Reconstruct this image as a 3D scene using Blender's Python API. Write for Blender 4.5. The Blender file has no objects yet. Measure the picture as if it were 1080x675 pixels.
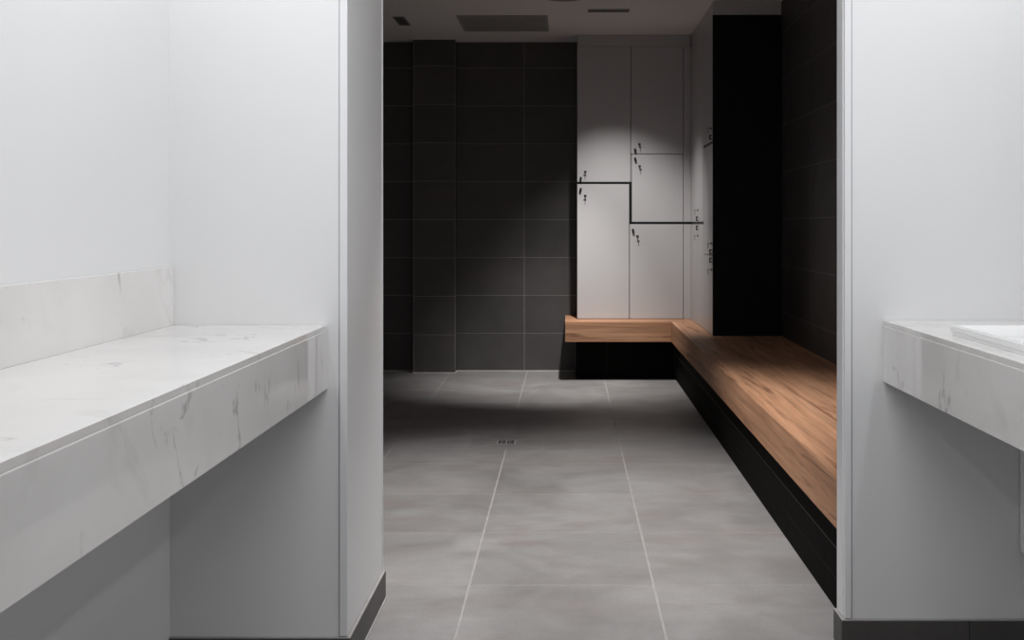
import bpy, bmesh, math, random
from mathutils import Vector
random.seed(7)
S = bpy.context.scene
C = S.collection
S.view_settings.view_transform = 'Standard'
S.view_settings.look = 'None'
S.view_settings.exposure = 0.0
S.view_settings.gamma = 1.0
S.view_settings.use_curve_mapping = False

# ------------------------------------------------------------------ camera
EYE = 1.177
F = 1150.0                                   # focal length in pixels of a 1080 wide frame
cam = bpy.data.cameras.new('camera')
cam.sensor_width = 36.0
cam.lens = 36.0 * F / 1080.0
cam.shift_x = -(598 - 540) / 1080.0
cam.shift_y = -(337.5 - 236) / 1080.0
cam.clip_start = 0.02
co = bpy.data.objects.new('camera', cam)
C.objects.link(co)
co.location = (0, 0, EYE)
co.rotation_euler = (math.pi / 2, 0, 0)
S.camera = co

# ------------------------------------------------------------------ helpers
def tag(o, label=None, cat=None, group=None, kind=None):
    if label: o['label'] = label
    if cat: o['category'] = cat
    if group: o['group'] = group
    if kind: o['kind'] = kind
    return o

def empty(name, loc=(0, 0, 0)):
    o = bpy.data.objects.new(name, None)
    o.empty_display_size = 0.1
    o.location = loc
    C.objects.link(o)
    return o

def obj(name, bm, mats, parent=None, smooth=False):
    me = bpy.data.meshes.new(name)
    bmesh.ops.recalc_face_normals(bm, faces=bm.faces)
    bm.to_mesh(me)
    bm.free()
    if not isinstance(mats, (list, tuple)): mats = [mats]
    for m in mats: me.materials.append(m)
    if smooth:
        for p in me.polygons: p.use_smooth = True
        try: me.set_sharp_from_angle(angle=math.radians(40))
        except Exception: pass
    o = bpy.data.objects.new(name, me)
    C.objects.link(o)
    if parent:
        root = parent
        off = Vector((0, 0, 0))
        while root is not None:
            off += Vector(root.location)
            root = root.parent
        o.parent = parent
        o.location = -off                    # meshes are written in world coordinates
    return o

def rehome(o):
    """move a top-level mesh's origin to the bottom centre of its box"""
    vs = [v.co for v in o.data.vertices]
    c = Vector(((min(v.x for v in vs) + max(v.x for v in vs)) / 2,
                (min(v.y for v in vs) + max(v.y for v in vs)) / 2, min(v.z for v in vs)))
    for v in o.data.vertices: v.co -= c
    o.location = c
    return o

def box(bm, x0, x1, y0, y1, z0, z1, bev=0.0, seg=2, mi=0):
    vs = [bm.verts.new((x, y, z)) for x in (x0, x1) for y in (y0, y1) for z in (z0, z1)]
    q = [(0, 1, 3, 2), (4, 6, 7, 5), (0, 4, 5, 1), (2, 3, 7, 6), (0, 2, 6, 4), (1, 5, 7, 3)]
    fs = [bm.faces.new([vs[i] for i in f]) for f in q]
    for f in fs: f.material_index = mi
    if bev > 0:
        es = list({e for f in fs for e in f.edges})
        r = bmesh.ops.bevel(bm, geom=es, offset=bev, segments=seg, affect='EDGES', profile=0.5)
        for f in r['faces']: f.material_index = mi
    return bm

def B(*a, **k): return box(bmesh.new(), *a, **k)

def prism(bm, pts, z0, z1, mi=0, bev=0.0):
    lo = [bm.verts.new((x, y, z0)) for x, y in pts]
    hi = [bm.verts.new((x, y, z1)) for x, y in pts]
    n = len(pts)
    fs = [bm.faces.new(lo[::-1]), bm.faces.new(hi)]
    for i in range(n):
        fs.append(bm.faces.new((lo[i], lo[(i + 1) % n], hi[(i + 1) % n], hi[i])))
    for f in fs: f.material_index = mi
    if bev > 0:
        es = list({e for f in fs for e in f.edges})
        r = bmesh.ops.bevel(bm, geom=es, offset=bev, segments=2, affect='EDGES')
        for f in r['faces']: f.material_index = mi
    return bm

def tube(bm, p0, p1, r0, r1=None, n=14, mi=0):
    r1 = r0 if r1 is None else r1
    p0, p1 = Vector(p0), Vector(p1)
    d = (p1 - p0).normalized()
    a = d.orthogonal().normalized(); b = d.cross(a)
    A = [bm.verts.new(p0 + r0 * (a * math.cos(2*math.pi*i/n) + b * math.sin(2*math.pi*i/n))) for i in range(n)]
    D = [bm.verts.new(p1 + r1 * (a * math.cos(2*math.pi*i/n) + b * math.sin(2*math.pi*i/n))) for i in range(n)]
    fs = [bm.faces.new(A[::-1]), bm.faces.new(D)]
    for i in range(n): fs.append(bm.faces.new((A[i], A[(i+1) % n], D[(i+1) % n], D[i])))
    for f in fs: f.material_index = mi
    return bm

def oriented_box(bm, c, ax, ay, az, hx, hy, hz, bev=0.0):
    c = Vector(c); ax, ay, az = Vector(ax), Vector(ay), Vector(az)
    vs = [bm.verts.new(c + ax*hx*i + ay*hy*j + az*hz*k) for i in (-1, 1) for j in (-1, 1) for k in (-1, 1)]
    q = [(0, 1, 3, 2), (4, 6, 7, 5), (0, 4, 5, 1), (2, 3, 7, 6), (0, 2, 6, 4), (1, 5, 7, 3)]
    fs = [bm.faces.new([vs[i] for i in f]) for f in q]
    if bev > 0:
        es = list({e for f in fs for e in f.edges})
        bmesh.ops.bevel(bm, geom=es, offset=bev, segments=2, affect='EDGES')
    return bm

# ------------------------------------------------------------------ materials
class NT:
    def __init__(s, name):
        s.m = bpy.data.materials.new(name)
        s.m.use_nodes = True
        s.t = s.m.node_tree
        s.t.nodes.clear()
        s.out = s.n('ShaderNodeOutputMaterial')
        s.p = s.n('ShaderNodeBsdfPrincipled')
        s.l(s.p.outputs[0], s.out.inputs[0])
    def n(s, k, **kw):
        nd = s.t.nodes.new(k)
        for a, v in kw.items(): setattr(nd, a, v)
        return nd
    def l(s, a, b): s.t.links.new(a, b)
    def coord(s, scale=(1, 1, 1), rot=(0, 0, 0)):
        g = s.n('ShaderNodeNewGeometry')
        mp = s.n('ShaderNodeMapping')
        mp.inputs['Scale'].default_value = scale
        mp.inputs['Rotation'].default_value = rot
        s.l(g.outputs['Position'], mp.inputs['Vector'])
        return mp.outputs[0]
    def noise(s, vec, scale, detail=4, rough=0.55, dist=0.0):
        nd = s.n('ShaderNodeTexNoise')
        nd.inputs['Scale'].default_value = scale
        nd.inputs['Detail'].default_value = detail
        nd.inputs['Roughness'].default_value = rough
        nd.inputs['Distortion'].default_value = dist
        s.l(vec, nd.inputs['Vector'])
        return nd.outputs['Fac']
    def ramp(s, fac, stops):
        r = s.n('ShaderNodeValToRGB')
        e = r.color_ramp.elements
        while len(e) < len(stops): e.new(0.5)
        for i, (p, c) in enumerate(stops):
            e[i].position = p
            e[i].color = (*c, 1) if not isinstance(c, (int, float)) else (c, c, c, 1)
        s.l(fac, r.inputs[0])
        return r.outputs[0]
    def mix(s, fac, a, b, mode='MIX'):
        nd = s.n('ShaderNodeMix', data_type='RGBA', blend_type=mode)
        for k, v in ((0, fac), (6, a), (7, b)):
            sock = nd.inputs[k]
            if hasattr(v, 'is_linked'): s.l(v, sock)
            elif k == 0: sock.default_value = v
            elif isinstance(v, (int, float)): sock.default_value = (v, v, v, 1)
            else: sock.default_value = (*v, 1)
        return nd.outputs[2]
    def math(s, op, a, b=0.0):
        nd = s.n('ShaderNodeMath', operation=op)
        for i, v in enumerate((a, b)):
            if hasattr(v, 'is_linked'): s.l(v, nd.inputs[i])
            else: nd.inputs[i].default_value = v
        return nd.outputs[0]
    def set(s, **kw):
        names = dict(color='Base Color', rough='Roughness', metal='Metallic', spec='Specular IOR Level', coat='Coat Weight')
        for k, v in kw.items():
            i = s.p.inputs[names[k]]
            if hasattr(v, 'is_linked'): s.l(v, i)
            elif k == 'color': i.default_value = (*v, 1)
            else: i.default_value = v
        return s
    def bump(s, h, strength=0.1, dist=0.002):
        b = s.n('ShaderNodeBump')
        b.inputs['Strength'].default_value = strength
        b.inputs['Distance'].default_value = dist
        s.l(h, b.inputs['Height'])
        s.l(b.outputs[0], s.p.inputs['Normal'])

def plain(name, col, rough=0.5, metal=0.0, spec=0.5, var=0.03, scale=6.0):
    t = NT(name)
    f = t.noise(t.coord(), scale, 3)
    a = tuple(c * (1 - var) for c in col); b = tuple(min(1, c * (1 + var)) for c in col)
    t.set(color=t.ramp(f, [(0.3, a), (0.7, b)]), rough=rough, metal=metal, spec=spec)
    return t.m

def tile_mat(name, dark, mid, warm, rough=(0.35, 0.55), isl=0.12, spec=0.45):
    t = NT(name)
    v = t.coord()
    big = t.noise(v, 1.7, 5, 0.6, 0.8)
    base = t.ramp(big, [(0.28, dark), (0.72, mid)])
    w = t.noise(t.coord((0.8, 2.2, 2.2)), 1.3, 4, 0.6, 1.2)
    wm = t.ramp(w, [(0.5, 0.0), (0.72, 0.75)])
    base = t.mix(wm, base, warm)
    streak = t.noise(t.coord((3.0, 5.5, 5.5), (0, 0, 0.15)), 2.2, 5, 0.65, 0.6)
    base = t.mix(0.22, base, t.ramp(streak, [(0.3, 0.35), (0.7, 0.65)]), 'OVERLAY')
    fine = t.noise(v, 90, 3, 0.6)
    base = t.mix(0.12, base, t.ramp(fine, [(0.3, 0.25), (0.7, 0.75)]), 'OVERLAY')
    g = t.n('ShaderNodeNewGeometry')
    r = t.math('MULTIPLY_ADD', g.outputs['Random Per Island'], isl)
    t.t.nodes[-1].inputs[2].default_value = 1 - isl / 2
    cmb = t.n('ShaderNodeCombineColor')
    for i in range(3): t.l(r, cmb.inputs[i])
    base = t.mix(1.0, base, cmb.outputs[0], 'MULTIPLY')
    rr = t.ramp(big, [(0.3, rough[0]), (0.7, rough[1])])
    t.set(color=base, rough=rr, spec=spec)
    t.bump(fine, 0.08, 0.001)
    return t.m

def marble(name):
    t = NT(name)
    def stretched(sizes, rot):
        g = t.n('ShaderNodeNewGeometry')
        mp = t.n('ShaderNodeMapping', vector_type='TEXTURE')
        mp.inputs['Scale'].default_value = sizes
        mp.inputs['Rotation'].default_value = rot
        t.l(g.outputs['Position'], mp.inputs['Vector'])
        return mp.outputs[0]
    v = t.coord()
    body = t.ramp(t.noise(v, 3.0, 4, 0.55, 0.6), [(0.3, (0.735, 0.715, 0.70)), (0.7, (0.80, 0.785, 0.775))])
    # thin broken veins: level lines of a stretched, warped noise, kept only in patches
    a = stretched((1, 1, 3.2), (0.42, 0.55, 0.0))
    d1 = t.math('ABSOLUTE', t.math('SUBTRACT', t.noise(a, 4.2, 5, 0.55, 0.7), 0.5))
    l1 = t.ramp(d1, [(0.0, 1.0), (0.016, 0.0)])
    p1 = t.ramp(t.noise(v, 7.0, 3, 0.6), [(0.52, 0.0), (0.64, 1.0)])
    k1 = t.math('MULTIPLY', l1, p1)
    b = stretched((1, 1, 2.4), (0.75, 0.75, 0.3))
    d2 = t.math('ABSOLUTE', t.math('SUBTRACT', t.noise(b, 3.0, 6, 0.6, 1.2), 0.46))
    l2 = t.ramp(d2, [(0.0, 1.0), (0.045, 0.0)])
    p2 = t.ramp(t.noise(v, 4.0, 3, 0.6), [(0.50, 0.0), (0.70, 1.0)])
    k2 = t.math('MULTIPLY', l2, p2)
    c = t.mix(t.math('MULTIPLY', k2, 0.40), body, (0.50, 0.475, 0.46))
    c = t.mix(t.math('MULTIPLY', k1, 0.9), c, (0.32, 0.32, 0.31))
    t.set(color=c, rough=0.06, spec=0.55)
    return t.m

def wood(name, along):
    t = NT(name)
    long_, cross = 0.55, 9.0
    sc = (long_, cross, cross) if along == 'x' else (cross, long_, cross)
    v = t.coord(sc)
    g = t.noise(v, 1.0, 5, 0.6, 1.0)
    base = t.ramp(g, [(0.25, (0.325, 0.165, 0.093)), (0.5, (0.435, 0.232, 0.134)), (0.75, (0.51, 0.288, 0.174))])
    sc2 = (1.3, 46, 46) if along == 'x' else (46, 1.3, 46)
    fine = t.noise(t.coord(sc2), 1.0, 4, 0.6, 0.2)
    base = t.mix(0.55, base, t.ramp(fine, [(0.3, 0.25), (0.7, 0.75)]), 'OVERLAY')
    # dark heart streaks
    sc3 = (0.8, 13, 13) if along == 'x' else (13, 0.8, 13)
    st = t.noise(t.coord(sc3), 1.0, 5, 0.6, 1.6)
    sm = t.ramp(st, [(0.56, 0.0), (0.66, 0.9)])
    base = t.mix(t.math('MULTIPLY', sm, 0.95), base, (0.19, 0.090, 0.05))
    t.set(color=base, rough=0.55, spec=0.25)
    t.bump(fine, 0.06, 0.001)
    return t.m

M = {}
M['paint'] = plain('white_paint', (0.80, 0.80, 0.805), 0.38, var=0.006, scale=2, spec=0.4)
M['trim'] = plain('white_trim', (0.80, 0.80, 0.815), 0.3, var=0.005)
M['seam'] = plain('grey_seam', (0.25, 0.245, 0.24), 0.7)
M['ceil'] = plain('ceiling_paint', (0.80, 0.765, 0.755), 0.8, var=0.01, scale=2)
M['marble'] = marble('veined_white_quartz')
M['ceramic'] = plain('white_ceramic', (0.85, 0.85, 0.85), 0.08, var=0.004)
M['floor_tile'] = tile_mat('grey_floor_tile', (0.200, 0.190, 0.187), (0.310, 0.303, 0.300), (0.235, 0.205, 0.196), (0.4, 0.55))
M['wall_tile'] = tile_mat('anthracite_wall_tile', (0.062, 0.0575, 0.057), (0.088, 0.083, 0.082), (0.082, 0.071, 0.068), (0.42, 0.6), 0.2)
M['skirt_tile'] = tile_mat('skirting_tile', (0.060, 0.056, 0.054), (0.085, 0.08, 0.078), (0.08, 0.07, 0.066), (0.4, 0.55))
M['grout_light'] = plain('light_grout', (0.34, 0.325, 0.32), 0.85, var=0.1, scale=20)
M['grout_faint'] = plain('faint_grout', (0.37, 0.357, 0.352), 0.85, var=0.1, scale=20)
M['grout_dark'] = plain('dark_grout', (0.27, 0.26, 0.255), 0.85, var=0.1, scale=20)
M['laminate'] = plain('grey_laminate', (0.50, 0.49, 0.492), 0.36, var=0.006, scale=2)
M['edge'] = plain('laminate_edge', (0.30, 0.29, 0.29), 0.6)
M['black'] = plain('black_laminate', (0.006, 0.006, 0.006), 0.6, spec=0.15)
M['black_gap'] = plain('black_channel', (0.010, 0.010, 0.011), 0.5, spec=0.3)
M['handle'] = plain('dark_handle', (0.03, 0.03, 0.03), 0.35, metal=0.6)
M['steel'] = plain('steel', (0.45, 0.44, 0.43), 0.3, metal=1.0)
M['dark_steel'] = plain('dark_steel', (0.10, 0.10, 0.10), 0.35, metal=0.9)
M['plinth'] = tile_mat('black_plinth_tile', (0.004, 0.0036, 0.0034), (0.006, 0.0055, 0.005), (0.006, 0.005, 0.0048), (0.75, 0.85), spec=0.06)
M['grout_black'] = plain('plinth_joint', (0.10, 0.097, 0.094), 0.8)
M['wood_x'] = wood('oak_along_back_wall', 'x')
M['wood_y'] = wood('oak_along_side_wall', 'y')
M['sealant'] = plain('pale_sealant', (0.62, 0.60, 0.59), 0.6)
M['vent'] = plain('vent_grey', (0.36, 0.348, 0.345), 0.6)
M['slot_grey'] = plain('slot_grey', (0.13, 0.127, 0.125), 0.6)
M['vent_dark'] = plain('vent_dark', (0.22, 0.21, 0.208), 0.6)

# ------------------------------------------------------------------ dimensions
CEIL = 2.628
WC = 2.40                    # lower washroom ceiling
YB = 1150 / 132.0            # back wall
LP0, LP1 = 1150 / 399.0, 1150 / 335.5       # left partition front / rear
RP0, RP1 = 1150 / 382.0, 1150 / 372.0       # right partition
XL, XR = -1.050, 1.285       # washroom walls
XJL, XJR = -0.581, 0.767     # opening
XRB = 1.400                  # changing room right wall
XLB = -2.6                   # changing room left wall
YN = -1.4                    # wall behind the camera

def structure(o):
    o['kind'] = 'structure'
    return o

# ------------------------------------------------------------------ floor
def floor_mesh():
    bm = bmesh.new()
    box(bm, XLB - .1, XRB + .1, YN - .1, YB + .1, -0.08, -0.0004, mi=1)
    gx, gy = 0.0030, 0.0014                      # half grout widths (long joints read wider)
    xs = [-0.318 + 0.6 * k for k in range(-4, 4)]
    ys = [3.553 + 0.6 * k for k in range(-9, 10)]
    dx0, dx1, dy0, dy1 = -0.526, -0.128, 5.68, 6.08      # the square cut round the drain
    # grout strip of the fainter cross joints
    for y in ys:
        if YN < y < YB:
            box(bm, XLB, XRB, y - gy * 1.5, y + gy * 1.5, -0.003, -0.0003, mi=2)
    def tile(pts):
        # shallow bevelled tile
        t = 0.0015
        cx = sum(p[0] for p in pts) / len(pts); cy = sum(p[1] for p in pts) / len(pts)
        lo = [bm.verts.new((x, y, -0.006)) for x, y in pts]
        hi = []
        for x, y in pts:
            d = Vector((cx - x, cy - y)); d.normalize()
            hi.append(bm.verts.new((x + d.x * 0.0008, y + d.y * 0.0008, 0.0)))
        n = len(pts)
        bm.faces.new(hi)
        for i in range(n): bm.faces.new((lo[i], lo[(i+1) % n], hi[(i+1) % n], hi[i]))
    def clip(poly, axis, val, keep_less):
        out = []
        for i in range(len(poly)):
            a, b = poly[i], poly[(i + 1) % len(poly)]
            ia = (a[axis] <= val) == keep_less or a[axis] == val
            ib = (b[axis] <= val) == keep_less or b[axis] == val
            if ia: out.append(a)
            if ia != ib:
                k = (val - a[axis]) / (b[axis] - a[axis])
                out.append((a[0] + (b[0]-a[0]) * k, a[1] + (b[1]-a[1]) * k))
        return out
    for i in range(len(xs) - 1):
        for j in range(len(ys) - 1):
            x0, x1 = max(xs[i] + gx, XLB - .1), min(xs[i+1] - gx, XRB + .1)
            y0, y1 = max(ys[j] + gy, YN - .1), min(ys[j+1] - gy, YB + .1)
            if x1 <= x0 or y1 <= y0: continue
            if x1 < dx0 or x0 > dx1 or y1 < dy0 or y0 > dy1:
                tile([(x0, y0), (x1, y0), (x1, y1), (x0, y1)])
                continue
            g = 0.0035
            P = [(x0, y0), (x1, y0), (x1, y1), (x0, y1)]
            a = clip(P, 1, dy0 - g, True)                     # before the square
            if len(a) >= 3: tile(a)
            b = clip(P, 1, dy1 + g, False)                    # beyond
            if len(b) >= 3: tile(b)
            m_ = clip(clip(P, 1, dy0 - g, False), 1, dy1 + g, True)
            l_ = clip(m_, 0, dx0 - g, True)
            if len(l_) >= 3: tile(l_)
            r_ = clip(m_, 0, dx1 + g, False)
            if len(r_) >= 3: tile(r_)
    # four trapezoid cuts falling to the drain
    cx, cy, hd = (dx0 + dx1) / 2, (dy0 + dy1) / 2, 0.052
    q = 0.0035
    def trap(f):
        outer = [(dx0, dy0), (dx1, dy0), (dx1, dy1), (dx0, dy1)]
        inner = [(cx - hd, cy - hd), (cx + hd, cy - hd), (cx + hd, cy + hd), (cx - hd, cy + hd)]
        a, b = outer[f], outer[(f + 1) % 4]; c, d = inner[(f + 1) % 4], inner[f]
        e = Vector((b[0] - a[0], b[1] - a[1])).normalized() * q
        tile([(a[0] + e.x, a[1] + e.y), (b[0] - e.x, b[1] - e.y), (c[0] - e.x, c[1] - e.y), (d[0] + e.x, d[1] + e.y)])
    for f in range(4): trap(f)
    return bm, (cx, cy, hd)
fbm, (DX, DY, DH) = floor_mesh()
structure(obj('floor', fbm, [M['floor_tile'], M['grout_light'], M['grout_faint']]))

# floor drain
dr = empty('floor_drain', (DX, DY, 0))
tag(dr, 'small square steel floor drain grate set in the grey floor tiles', 'drain')
bm = bmesh.new()
for s in (-1, 1):
    box(bm, DX + s*0.046 - 0.004, DX + s*0.046 + 0.004, DY - 0.05, DY + 0.05, -0.002, 0.0006)
    box(bm, DX - 0.042, DX + 0.042, DY + s*0.046 - 0.004, DY + s*0.046 + 0.004, -0.002, 0.0006)
obj('frame', bm, M['vent'], dr)
obj('sump', B(DX - .042, DX + .042, DY - .042, DY + .042, -0.0009, -0.0002), M['black'], dr)
bm = bmesh.new()
box(bm, DX - 0.041, DX + 0.041, DY - 0.004, DY + 0.004, -0.0001, 0.0004)
box(bm, DX - 0.004, DX + 0.004, DY - 0.041, DY - 0.004, -0.0001, 0.0004)
box(bm, DX - 0.004, DX + 0.004, DY + 0.004, DY + 0.041, -0.0001, 0.0004)
for a, b in ((-1, -1), (-1, 1), (1, -1), (1, 1)):
    ax, ay = DX + a * 0.0225, DY + b * 0.0225
    box(bm, ax - 0.009, ax + 0.009, ay - 0.009, ay - 0.004, -0.0001, 0.0004)
    box(bm, ax - 0.009, ax - 0.004, ay - 0.004, ay + 0.009, -0.0001, 0.0004)
obj('grate', bm, M['vent'], dr)

# ------------------------------------------------------------------ ceiling
structure(obj('ceiling', B(XLB - .1, XRB + .1, YN - .1, YB + .1, CEIL, CEIL + .1), M['ceil']))

# ------------------------------------------------------------------ tiled walls
ROW = 0.3025
def tiled_wall(name, axis, face, sgn, u0, u1, v0, v1, ulines, thick=0.12, g=0.0021, backing=None):
    """axis 'y': face plane at y=face, tiles stand towards sgn;  axis 'x' likewise"""
    bm = bmesh.new()
    d = 0.0012
    def bb(a0, a1, z0, z1, n0, n1, mi):
        n0, n1 = min(n0, n1), max(n0, n1)
        if axis == 'y': box(bm, a0, a1, n0, n1, z0, z1, mi=mi)
        else: box(bm, n0, n1, a0, a1, z0, z1, mi=mi)
    bb(u0, u1, v0, v1, face - sgn * d, face - sgn * thick, 1)
    us = [u0] + [u for u in sorted(ulines) if u0 + .01 < u < u1 - .01] + [u1]
    vs = [v0] + [ROW * k for k in range(1, 12) if v0 + .01 < ROW * k < v1 - .01] + [v1]
    for i in range(len(us) - 1):
        for j in range(len(vs) - 1):
            bb(us[i] + g, us[i+1] - g, vs[j] + g, vs[j+1] - g, face, face - sgn * (d + .001), 0)
    return structure(obj(name, bm, [M['wall_tile'], M['grout_dark']]))

PX0, PX1, PY = -1.21, -0.882, 1150 / 133.8
ul = [-0.341 + 0.602 * k for k in range(-5, 5)]
tiled_wall('wall_back', 'y', YB, -1, XLB - .1, XRB + .1, 0, CEIL, ul)
tiled_wall('wall_right', 'x', XRB, -1, RP1, YB, 0, CEIL, [YB - 0.602 * k for k in range(1, 12)])
tiled_wall('wall_left', 'x', XLB, 1, LP1, YB, 0, CEIL, [YB - 0.602 * k for k in range(1, 12)])
# tiled pier standing out of the back wall
bm = bmesh.new()
box(bm, PX0 + .0012, PX1 - .0012, PY + .0012, YB - .001, 0, CEIL, mi=1)
vs = [ROW * k for k in range(9)] + [CEIL]
for j in range(len(vs) - 1):
    box(bm, PX0 + .002, PX1 - .002, PY, PY + .002, vs[j] + .0021, vs[j+1] - .0021, mi=0)
    box(bm, PX1 - .002, PX1, PY + .003, YB - .003, vs[j] + .0021, vs[j+1] - .0021, mi=0)
    box(bm, PX0, PX0 + .002, PY + .003, YB - .003, vs[j] + .0021, vs[j+1] - .0021, mi=0)
structure(obj('wall_pier', bm, [M['wall_tile'], M['grout_dark']]))
# pale edge strips of the pier and sealant at the foot of the wall
for k, x in ((1, PX0), (2, PX1)):
    structure(obj('trim_%d' % k, B(x - .0022, x + .0022, PY - .0018, PY + .004, 0.004, CEIL - .001, bev=.0008), M['grout_dark']))
bm = bmesh.new()
box(bm, XLB, PX0, YB - .007, YB - .0002, 0.0, 0.006, bev=.001)
box(bm, PX0 - .007, PX1 + .007, PY - .007, PY - .0002, 0, 0.006, bev=.001)
box(bm, PX1 + .0002, PX1 + .007, PY - .0002, YB - .007, 0, 0.006, bev=.001)
box(bm, PX1, 0.06, YB - .007, YB - .0002, 0.0, 0.006, bev=.001)
structure(obj('trim_3', bm, M['sealant']))

# ------------------------------------------------------------------ plain walls of the washroom
structure(obj('wall_washroom_left', B(XL - .12, XL, YN, LP0, 0, CEIL), M['paint']))
structure(obj('wall_washroom_right', B(XR, XR + .115, YN, RP0, 0, CEIL), M['paint']))
structure(obj('wall_washroom_rear', B(XL - .12, XR + .115, YN - .12, YN, 0, CEIL), M['paint']))
structure(obj('wall_left_partition', B(XLB - .1, XJL, LP0, LP1, 0, CEIL, bev=.002), M['paint']))
structure(obj('wall_right_partition', B(XJR, XRB + .1, RP0, RP1, 0, CEIL, bev=.002), M['paint']))
structure(obj('ceiling_washroom', B(XL, XR, YN, LP0 - .001, WC, CEIL - .001), M['paint']))
structure(obj('wall_light_block', B(XJL + .001, XJR - .001, LP0, LP0 + .21, WC, CEIL - .001), M['paint']))  # unseen header, added to hold washroom light back from the changing room
# corner bands of the two partitions, each with a dark seam behind
bm = bmesh.new()
box(bm, XJL - .0195, XJL + .001, LP0 - .004, LP0 + .0005, .088, CEIL - .002, bev=.0012, mi=0)
box(bm, XJL - .0215, XJL - .0195, LP0 - .0008, LP0 + .0004, .088, CEIL - .002, mi=1)
box(bm, XJL - .001, XJL + .003, LP1 - .006, LP1 + .001, .088, CEIL - .002, bev=.001, mi=0)
structure(obj('trim_4', bm, [M['trim'], M['seam']]))
bm = bmesh.new()
box(bm, XJR - .001, XJR + .0175, RP0 - .004, RP0 + .0005, .088, CEIL - .002, bev=.0012, mi=0)
box(bm, XJR + .0175, XJR + .0195, RP0 - .0008, RP0 + .0004, .088, CEIL - .002, mi=1)
box(bm, XJR - .003, XJR + .002, RP0 + .014, RP1 - .004, .088, CEIL - .002, bev=.001, mi=0)
structure(obj('trim_5', bm, [M['trim'], M['seam']]))

# skirtings
SK = 0.084
bm = bmesh.new()
box(bm, XL + .001, XJL + .011, LP0 - .011, LP0 - .0005, 0.0005, SK, bev=.001, mi=0)
box(bm, XJL + .0005, XJL + .011, LP0 + .0005, LP1 + .004, 0.0005, SK, bev=.001, mi=0)
box(bm, XJL + .011, XJL + .0155, LP0 - .01, LP1 + .006, 0.0, 0.004, mi=1)
box(bm, XL + .001, XJL + .0102, LP0 - .0095, LP0 - .001, SK, SK + .002, mi=1)
box(bm, XJL + .0012, XJL + .0095, LP0 + .0005, LP1 + .003, SK, SK + .002, mi=1)
structure(obj('baseboard_left', bm, [M['skirt_tile'], M['grout_light']]))
bm = bmesh.new()
xs_ = [XJR - .011, 1.108, XR - .001]
for i in range(2):
    box(bm, xs_[i] + (.001 if i else 0), xs_[i+1] - .001, RP0 - .011, RP0 - .0005, 0.0005, SK, bev=.001, mi=0)
box(bm, XJR - .011, XJR - .0005, RP0 - .0005, RP1 + .002, 0.0005, SK, bev=.001, mi=0)
box(bm, XJR - .0105, XR - .001, RP0 - .0105, RP0 - .001, SK, SK + .0025, mi=1)
box(bm, XJR - .0105, XJR - .001, RP0 - .001, RP1 + .002, SK, SK + .0025, mi=1)
structure(obj('baseboard_right', bm, [M['skirt_tile'], M['grout_light']]))

# ------------------------------------------------------------------ washroom counters
TOP, APR = 0.910, 0.169
def counter(x_front, x_wall, y_end, y_near, label, splash):
    sg = 1 if x_front > x_wall else -1          # which way the front faces
    root = empty('washroom_counter', ((x_front + x_wall) / 2, (y_end + y_near) / 2, TOP - APR))
    tag(root, label, 'counter')
    a, b = min(x_front, x_wall), max(x_front, x_wall)
    e = 0.001
    obj('worktop', B(a + (e if sg > 0 else .0014), b - (e if sg < 0 else .0014), y_near, y_end - e, TOP - .0132, TOP, bev=.001), M['marble'], root)
    f0, f1 = (x_front - .020, x_front) if sg > 0 else (x_front, x_front + .020)
    obj('apron', B(f0, f1, y_near, y_end - e, TOP - APR, TOP - .0133, bev=.0022), M['marble'], root)
    w0, w1 = (x_wall + .0002, x_wall + .026) if sg > 0 else (x_wall - .026, x_wall - .0002)
    obj('wall_bracket', B(w0, w1, y_near + .02, y_end - .012, TOP - .075, TOP - .0127, bev=.002), M['paint'], root)
    if splash:
        s0, s1 = (x_wall + .001, x_wall + .0125) if sg > 0 else (x_wall - .0125, x_wall - .001)
        obj('backsplash', B(s0, s1, y_near, y_end - e, TOP, TOP + .153, bev=.0012), M['marble'], root)
    return root
counter(-0.632, XL, LP0, -0.6, 'long white marbled counter with upstand along the left wall', True)
counter(0.872, XR, RP0, -0.6, 'white marbled counter with deep apron on the right, carrying a low basin', False)

# low basin on the right counter
bx0, bx1, by0, by1 = 0.922, 1.262, 2.02, 2.625
root = empty('wash_basin', ((bx0 + bx1) / 2, (by0 + by1) / 2, TOP))
tag(root, 'low white rectangular basin sitting on the right counter', 'basin')
def rrect(x0, x1, y0, y1, r, n=5):
    pts = []
    for cx, cy, a0 in ((x1 - r, y1 - r, 0), (x0 + r, y1 - r, 90), (x0 + r, y0 + r, 180), (x1 - r, y0 + r, 270)):
        for i in range(n + 1):
            a = math.radians(a0 + 90 * i / n)
            pts.append((cx + r * math.cos(a), cy + r * math.sin(a)))
    return pts
def loft(bm, rings):
    R = [[bm.verts.new((x, y, z)) for x, y in rrect(x0, x1, y0, y1, r)] for x0, x1, y0, y1, r, z in rings]
    n = len(R[0])
    for a, b in zip(R, R[1:]):
        for i in range(n): bm.faces.new((a[i], a[(i+1) % n], b[(i+1) % n], b[i]))
    bm.faces.new(R[0][::-1]); bm.faces.new(R[-1])
    return bm
zt = TOP + .023
def ring(d, r, z): return (bx0 + d, bx1 - d, by0 + d, by1 - d, r, z)
obj('bowl', loft(bmesh.new(), [ring(.003, .003, TOP + .0003), ring(.003, .003, TOP + .009), ring(.0005, .003, TOP + .0094), ring(0, .003, TOP + .010), ring(0, .003, zt - .0008), ring(.0008, .003, zt),
    ring(.012, .012, zt), ring(.016, .014, zt - .002), ring(.06, .05, TOP + .006), ring(.13, .04, TOP + .004)]), M['ceramic'], root, True)
bm = bmesh.new()
mx, my = (bx0 + bx1) / 2, (by0 + by1) / 2
tube(bm, (mx, my, TOP + .004), (mx, my, TOP + .007), .022, .020, 24)
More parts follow.
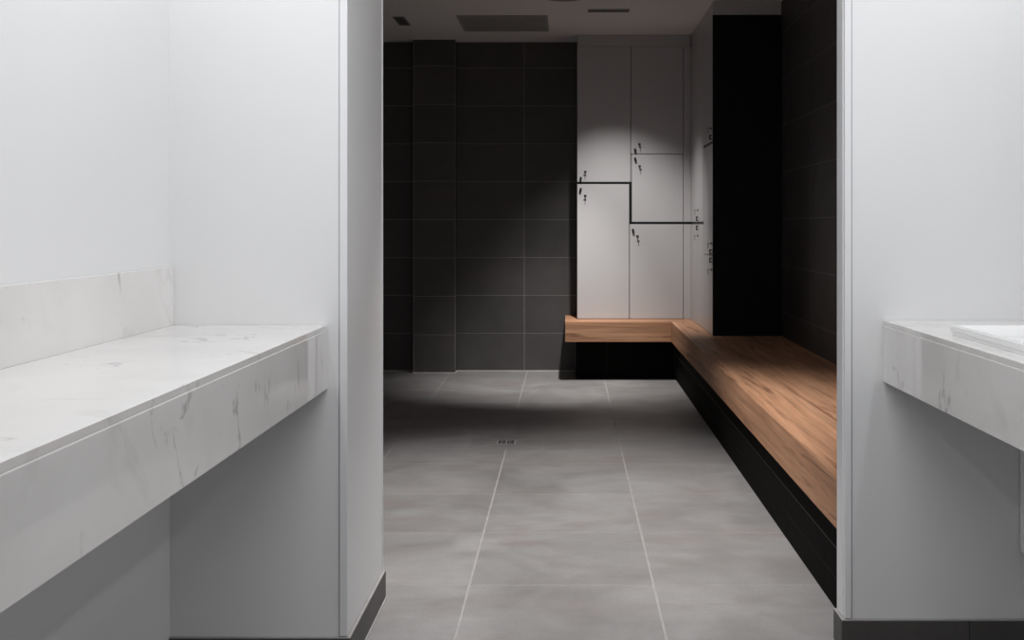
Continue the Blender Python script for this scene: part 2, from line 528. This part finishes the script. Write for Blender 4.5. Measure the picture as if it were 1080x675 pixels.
obj('drain_plug', bm, M['steel'], root, True)

# panel on the wall below the right counter
bm = B(1.249, XR - .0005, 0.9, RP0 - .002, 0.274, TOP - APR - .012, bev=.003)
tag(rehome(obj('wall_panel', bm, M['paint'])), 'white flat panel on the wall underneath the right counter, at the picture edge', 'panel')

# ------------------------------------------------------------------ bench
BZ, BT = 0.446, 0.150
BY = 1150 / 141.6           # front of the back run
BX = 0.777                  # front of the side run
BXL = -0.014
bench = empty('bench', (BX, BY, 0))
tag(bench, 'L-shaped oak bench on a dark tiled base along the back and right walls', 'bench')
bm = prism(bmesh.new(), [(BXL, BY), (BX - .0004, BY), (XRB - .0015, YB - .0015), (BXL, YB - .0015)], BZ - BT, BZ, bev=.0015)
obj('seat', bm, M['wood_x'], bench)
bm = prism(bmesh.new(), [(BX, BY - .0004), (BX, RP1 + .004), (XRB - .0015, RP1 + .004), (XRB - .0015, YB - .0022)], BZ - BT, BZ, bev=.0015)
obj('seat', bm, M['wood_y'], bench)
# base: tiled plinth with a joint, set back, and a deeper black recess above it
KX, KY, KL = 0.820, 1150 / 139.0, 0.064
def plinth(rows, xoff):
    bm = bmesh.new()
    box(bm, KL + .002, XRB - .002, KY + .0012 + xoff, YB - .002, 0, BZ - BT - .001, mi=1)
    box(bm, KX + .0012 + xoff, XRB - .002, RP1 + .006, KY + .0012 + xoff, 0, BZ - BT - .001, mi=1)
    return bm
bm = plinth(None, 0)
zs = [0.001, 0.096, 0.190, BZ - BT - .002]
xt = [KL + .002] + [0.30, KX - .002]
yt = [RP1 + .006] + [KY - .6 * k for k in range(8, 0, -1) if KY - .6 * k > RP1 + .05] + [KY]
for z0, z1 in zip(zs, zs[1:]):
    for y0, y1 in zip(yt, yt[1:]):
        box(bm, KX, KX + .002, y0 + .0006, y1 - .0006, z0 + .0012, z1 - (.0045 if z1 == .190 else .0018), mi=0)
for x0, x1 in zip(xt, xt[1:]):
    box(bm, x0 + .0006, x1 - .0006, KY, KY + .002, .002, BZ - BT - .002, mi=0)
obj('base', bm, [M['plinth'], M['grout_black']], bench)

# ------------------------------------------------------------------ lockers
LT = 2.535                  # top of the lockers
def lock_and_handle(door, p, out, lock_p, tilt, right):
    """p: centre of the pull tab on the door face, out: face normal, right: in-plane axis"""
    out, right = Vector(out), Vector(right)
    up = Vector((0, 0, 1))
    p = Vector(p); lp = Vector(lock_p)
    ca, sa = math.cos(tilt), math.sin(tilt)
    u = up * ca + right * sa; r = right * ca - up * sa
    bm = bmesh.new()
    oriented_box(bm, p + out * .012, r, u, out, .0085, .0165, .0035, .0015)
    for s in (-1, 1): oriented_box(bm, p + out * .0045 + u * s * .012, r, u, out, .004, .004, .0045)
    obj('handle', bm, M['handle'], door)
    bm = bmesh.new()
    tube(bm, lp + out * .0002, lp + out * .006, .009, .008, 18)
    obj('lock', bm, M['dark_steel'], door, True)
    bm = bmesh.new()
    oriented_box(bm, lp + out * .014, out, right, up, .009, .0032, .0012)           # shank in the lock
    oriented_box(bm, lp + out * .024 + up * .001, right, up, out, .0105, .006, .0013, .001)   # bow
    oriented_box(bm, lp + out * .024 - up * .018 + right * .0015, right, up, out, .0022, .014, .0014)   # spare key hanging
    obj('key', bm, M['dark_steel'], door)

# ---- bank on the back wall
FY = 1150 / 137.5
def bx(px): return (px - 598) / 137.5
def bz(py): return EYE + (236 - py) / 137.5
X0, X1, X2 = bx(608.8), bx(665.2), bx(720.8)
LR = 0.95                   # face of the side bank
T = 0.019                   # door thickness
bank = empty('locker_bank', ((X0 + LR) / 2, YB - .2, BZ))
tag(bank, 'pale grey locker bank against the back wall, five doors facing the camera', 'lockers')
bm = bmesh.new()
box(bm, X0, X0 + .018, FY + T + .001, YB - .003, BZ + .0005, LT, bev=.0005)
box(bm, X0 + .018, LR - .002, YB - .012, YB - .003, BZ + .0005, LT)
box(bm, X1 - .009, X1 + .009, FY + T + .001, YB - .012, BZ + .0005, LT)
box(bm, X2 - .009, X2 + .009, FY + T + .001, YB - .012, BZ + .0005, LT)
for z in (BZ + .0005, LT - .018): box(bm, X0 + .018, X2 - .009, FY + T + .001, YB - .012, z, z + .018)
obj('carcass', bm, M['edge'], bank)
FZ = bz(235.2)
for z0, z1 in ((BZ + .001, FZ - .0095), (FZ + .0095, LT)):
    obj('filler_panel', B(X2 + .0015, LR - .0005, FY, FY + T, z0, z1, bev=.0008), M['laminate'], bank)
obj('top_filler', B(X0, LR - .0005, FY + .003, FY + .021, LT + .003, CEIL - .0005, bev=.0008), M['laminate'], bank)
GP = 0.009                  # half height of the black channel
ZA, ZB_, ZC = bz(193), bz(235.2), bz(162.3)
bm = bmesh.new()
box(bm, X0, X1 + GP, FY + .0005, FY + T, ZA - GP, ZA + GP)
box(bm, X1 - GP, X1 + GP, FY + .0005, FY + T, ZB_ + GP, ZA - GP)
box(bm, X1 - GP, LR - .001, FY + .0005, FY + T, ZB_ - GP, ZB_ + GP)
obj('black_channel', bm, M['black_gap'], bank)
g = .0026
K, H_ = (617, 181), (612.3, 189.6)
doors = [
    (X0 + .0005, X1 - g, ZA + GP + .0005, LT, (612.4, 189.0), (617.2, 181.3), .12),
    (X0 + .0005, X1 - GP - .0005, BZ + .004, ZA - GP - .0005, (612.2, 200.6), (617.2, 206.6), .25),
    (X1 + g, X2 - g, ZC + g, LT, (669.8, 159.0), (674.2, 152.3), -.1),
    (X1 + GP + .0005, X2 - g, ZB_ + GP + .0005, ZC - g, (670.0, 168.6), (674.4, 175.4), -.2),
    (X1 + g - .009, X2 - g, BZ + .004, ZB_ - GP - .0005, (667.7, 243.6), (672.2, 249.2), -.2),
]
# the upper left door keeps clear of the channel corner on its right
for i, (a, b, z0, z1, hp, kp, tl) in enumerate(doors):
    if i == 1: b = X1 - .0125
    d = obj('door', B(a, b, FY, FY + T, z0, z1, bev=.0008), M['laminate'], bank)
    lock_and_handle(d, (bx(hp[0]), FY, bz(hp[1])), (0, -1, 0), (bx(kp[0]), FY, bz(kp[1])), tl, (1, 0, 0))

# ---- bank on the right wall, seen along its doors
YE = 1150 / 162.0
Y1, Y2 = 7.970, 1150 / 151.7
side = empty('locker_bank', ((LR + XRB) / 2, (YE + FY) / 2, BZ))
tag(side, 'locker bank along the right wall with a tall black end panel', 'lockers')
obj('end_panel', B(LR, XRB - .003, YE, YE + .019, BZ + .0005, LT + .002, bev=.0008), M['black'], side)
bm = bmesh.new()
box(bm, XRB - .012, XRB - .003, YE + .02, YB - .014, BZ + .0005, LT)
for y in (Y2, Y1): box(bm, LR + T + .001, XRB - .012, y - .009, y + .009, BZ + .0005, LT)
for z in (BZ + .0005, LT - .018): box(bm, LR + T + .001, XRB - .012, YE + .02, YB - .014, z, z + .018)
obj('carcass', bm, M['edge'], side)
bm = bmesh.new()
box(bm, LR + .003, XRB - .003, YE + .004, YE + .022, LT + .003, CEIL - .0005, bev=.0008)
box(bm, LR + .003, LR + .021, YE + .022, FY, LT + .003, CEIL - .0005, bev=.0008)
obj('top_filler', bm, M['laminate'], side)
for z0, z1 in ((BZ + .001, ZB_ - GP - .0005), (ZB_ + GP + .0005, LT)):
    obj('filler_panel', B(LR, LR + T, Y1 + g, FY + T, z0, z1, bev=.0008), M['laminate'], side)
ZD, ZE = 1.710, 0.967
bm = bmesh.new()
box(bm, LR + .0005, LR + T, Y2 - GP, FY, ZB_ - GP, ZB_ + GP)
box(bm, LR + .0005, LR + T, Y2 - GP, Y2 + GP, ZB_ + GP, ZD - GP)
box(bm, LR + .0005, LR + T, YE + .0195, Y2 + GP, ZD - GP, ZD + GP)
obj('black_channel', bm, M['black_gap'], side)
YN2 = YE + .0195
sdoors = [
    (Y2 + g, Y1 - g, ZB_ + GP + .0005, LT, 7.90, 1.213, 1.275, .1, Y2 + GP + .0005),
    (Y2 + g, Y1 - g, BZ + .004, ZB_ - GP - .0005, 7.90, 1.147, 1.090, .1, None),
    (YN2, Y2 - g, ZD + GP + .0005, LT, 7.165, 1.745, 1.803, .1, None),
    (YN2, Y2 - GP - .0005, ZE + g, ZD - GP - .0005, 7.165, .992, 1.048, .1, None),
    (YN2, Y2 - g, BZ + .004, ZE - g, 7.165, .938, .876, .1, None),
]
for (a, b, z0, z1, y, hz, kz, tl, a2) in sdoors:
    bm = B(a2 or a, b, 0, 1, 0, 1); bm.free()
    d = obj('door', B(LR, LR + T, a2 or a, b, z0, z1, bev=.0008), M['laminate'], side)
    lock_and_handle(d, (LR, y, hz), (-1, 0, 0), (LR, y, kz), tl, (0, 1, 0))

# ------------------------------------------------------------------ ceiling fittings of the changing room
def cy_(py): return 1150 * (CEIL - EYE) / (236 - py)
# square panel
ax0, ax1, ay0, ay1 = -0.772, -0.135, cy_(16.0), cy_(32.5)
r_ = empty('ceiling_vent', ((ax0 + ax1) / 2, (ay0 + ay1) / 2, CEIL))
tag(r_, 'large square grey grille panel in the ceiling before the back wall', 'vent')
bm = bmesh.new(); w = .022; zt0, zt1 = CEIL - .006, CEIL - .0002
box(bm, ax0, ax1, ay0, ay0 + w, zt0, zt1); box(bm, ax0, ax1, ay1 - w, ay1, zt0, zt1)
box(bm, ax0, ax0 + w, ay0 + w, ay1 - w, zt0, zt1); box(bm, ax1 - w, ax1, ay0 + w, ay1 - w, zt0, zt1)
obj('frame', bm, M['vent'], r_)
bm = bmesh.new()
box(bm, ax0 + w, ax1 - w, ay0 + w, ay1 - w, CEIL - .0012, CEIL - .0003, mi=1)
n = 30
for i in range(n):
    x = ax0 + w + (ax1 - ax0 - 2 * w) * (i + .5) / n
    box(bm, x - .006, x + .006, ay0 + w, ay1 - w, CEIL - .005, CEIL - .0012, mi=0)
obj('grille', bm, [M['vent'], M['vent_dark']], r_)

def slot(x0, x1, y0, y1, label, cells, along):
    r_ = empty('recessed_slot_light', ((x0 + x1) / 2, (y0 + y1) / 2, CEIL))
    tag(r_, label, 'ceiling light', 'narrow slot lights in the changing room ceiling')
    bm = bmesh.new(); w = .006
    z0, z1 = CEIL - .004, CEIL - .0002
    box(bm, x0, x1, y0, y0 + w, z0, z1); box(bm, x0, x1, y1 - w, y1, z0, z1)
    box(bm, x0, x0 + w, y0 + w, y1 - w, z0, z1); box(bm, x1 - w, x1, y0 + w, y1 - w, z0, z1)
    obj('frame', bm, M['vent'], r_)
    obj('baffle', B(x0 + w, x1 - w, y0 + w, y1 - w, CEIL - .002, CEIL - .0003), M['slot_grey'], r_)
    for i in range(cells):
        bm = bmesh.new()
        t = (i + .5) / cells
        c = (x0 + w + (x1 - x0 - 2*w) * t, (y0 + y1) / 2) if along == 'x' else ((x0 + x1) / 2, y0 + w + (y1 - y0 - 2*w) * t)
        tube(bm, (c[0], c[1], CEIL - .0019), (c[0], c[1], CEIL - .0032), .014, .016, 16)
        obj('lens', bm, M['dark_steel'], r_, True)
SLX, SLY = 0.283, cy_(11.0)
slot(SLX - .142, SLX + .142, SLY - .05, SLY + .05, 'short dark ceiling slot light in front of the back lockers', 5, 'x')
slot(-1.225, -1.140, cy_(17.5), cy_(26.5), 'small ceiling slot light at far left, running away from the camera', 5, 'y')
# round fitting cut by the upper picture edge
r_ = empty('ceiling_speaker', (-0.02, 6.93, CEIL))
tag(r_, 'round dark fitting in the ceiling, cut by the upper picture edge', 'speaker')
bm = bmesh.new()
tube(bm, (-.02, 6.93, CEIL - .0002), (-.02, 6.93, CEIL - .008), .158, .150, 48)
obj('frame', bm, M['vent'], r_, True)
bm = bmesh.new()
tube(bm, (-.02, 6.93, CEIL - .008), (-.02, 6.93, CEIL - .010), .138, .134, 48)
obj('grille', bm, M['vent_dark'], r_, True)

# ------------------------------------------------------------------ light
def spot(name, loc, aim, power, half, blend, radius, col=(1, 1, 1)):
    l = bpy.data.lights.new(name, 'SPOT')
    l.energy = power; l.spot_size = math.radians(2 * half); l.spot_blend = blend
    l.shadow_soft_size = radius; l.color = col
    o = bpy.data.objects.new(name, l)
    C.objects.link(o)
    o.location = loc
    d = Vector(aim) - Vector(loc)
    o.rotation_euler = d.to_track_quat('-Z', 'Y').to_euler()
    return o
Z = CEIL - .02
WARM = (1.0, 0.98, 0.965)
COOL = (0.97, 0.985, 1.0)
# changing room: tilted slot light at the lockers, straight one nearer the opening
spot('slot_lamp', (SLX - .03, SLY, Z), (SLX + .14, SLY + 0.78, 0.40), 140, 36, 1.0, .03, WARM)
spot('slot_lamp', (SLX - .06, SLY, Z), (-0.10, 7.98, 0.30), 205, 27, 1.0, .025, WARM)
spot('slot_lamp', (-0.10, 4.32, Z), (-0.03, 4.34, 0), 300, 40, 0.8, .03, WARM)
# washroom: two downlights above each counter
for x, y in ((-0.86, 2.43), (-0.86, 0.9), (1.08, 2.56), (1.08, 0.9)):
    spot('downlight', (x, y, WC - .02), (x + (1.15 if x < 0 else -1.15), y, 0), 9.8, 82, 0.6, .03, COOL)

al = bpy.data.lights.new('added_fill_lamp', 'AREA')  # unseen soft fill, added to brighten the near floor and jambs
al.shape = 'RECTANGLE'; al.size = 1.2; al.size_y = 0.5; al.energy = 19.5; al.color = COOL
ao = bpy.data.objects.new('added_fill_lamp', al)
C.objects.link(ao)
ao.location = (0.10, 1.95, WC - .01)
w = bpy.data.worlds.new('world')
S.world = w
w.use_nodes = True
w.node_tree.nodes['Background'].inputs[0].default_value = (0.02, 0.02, 0.02, 1)
w.node_tree.nodes['Background'].inputs[1].default_value = 1.0
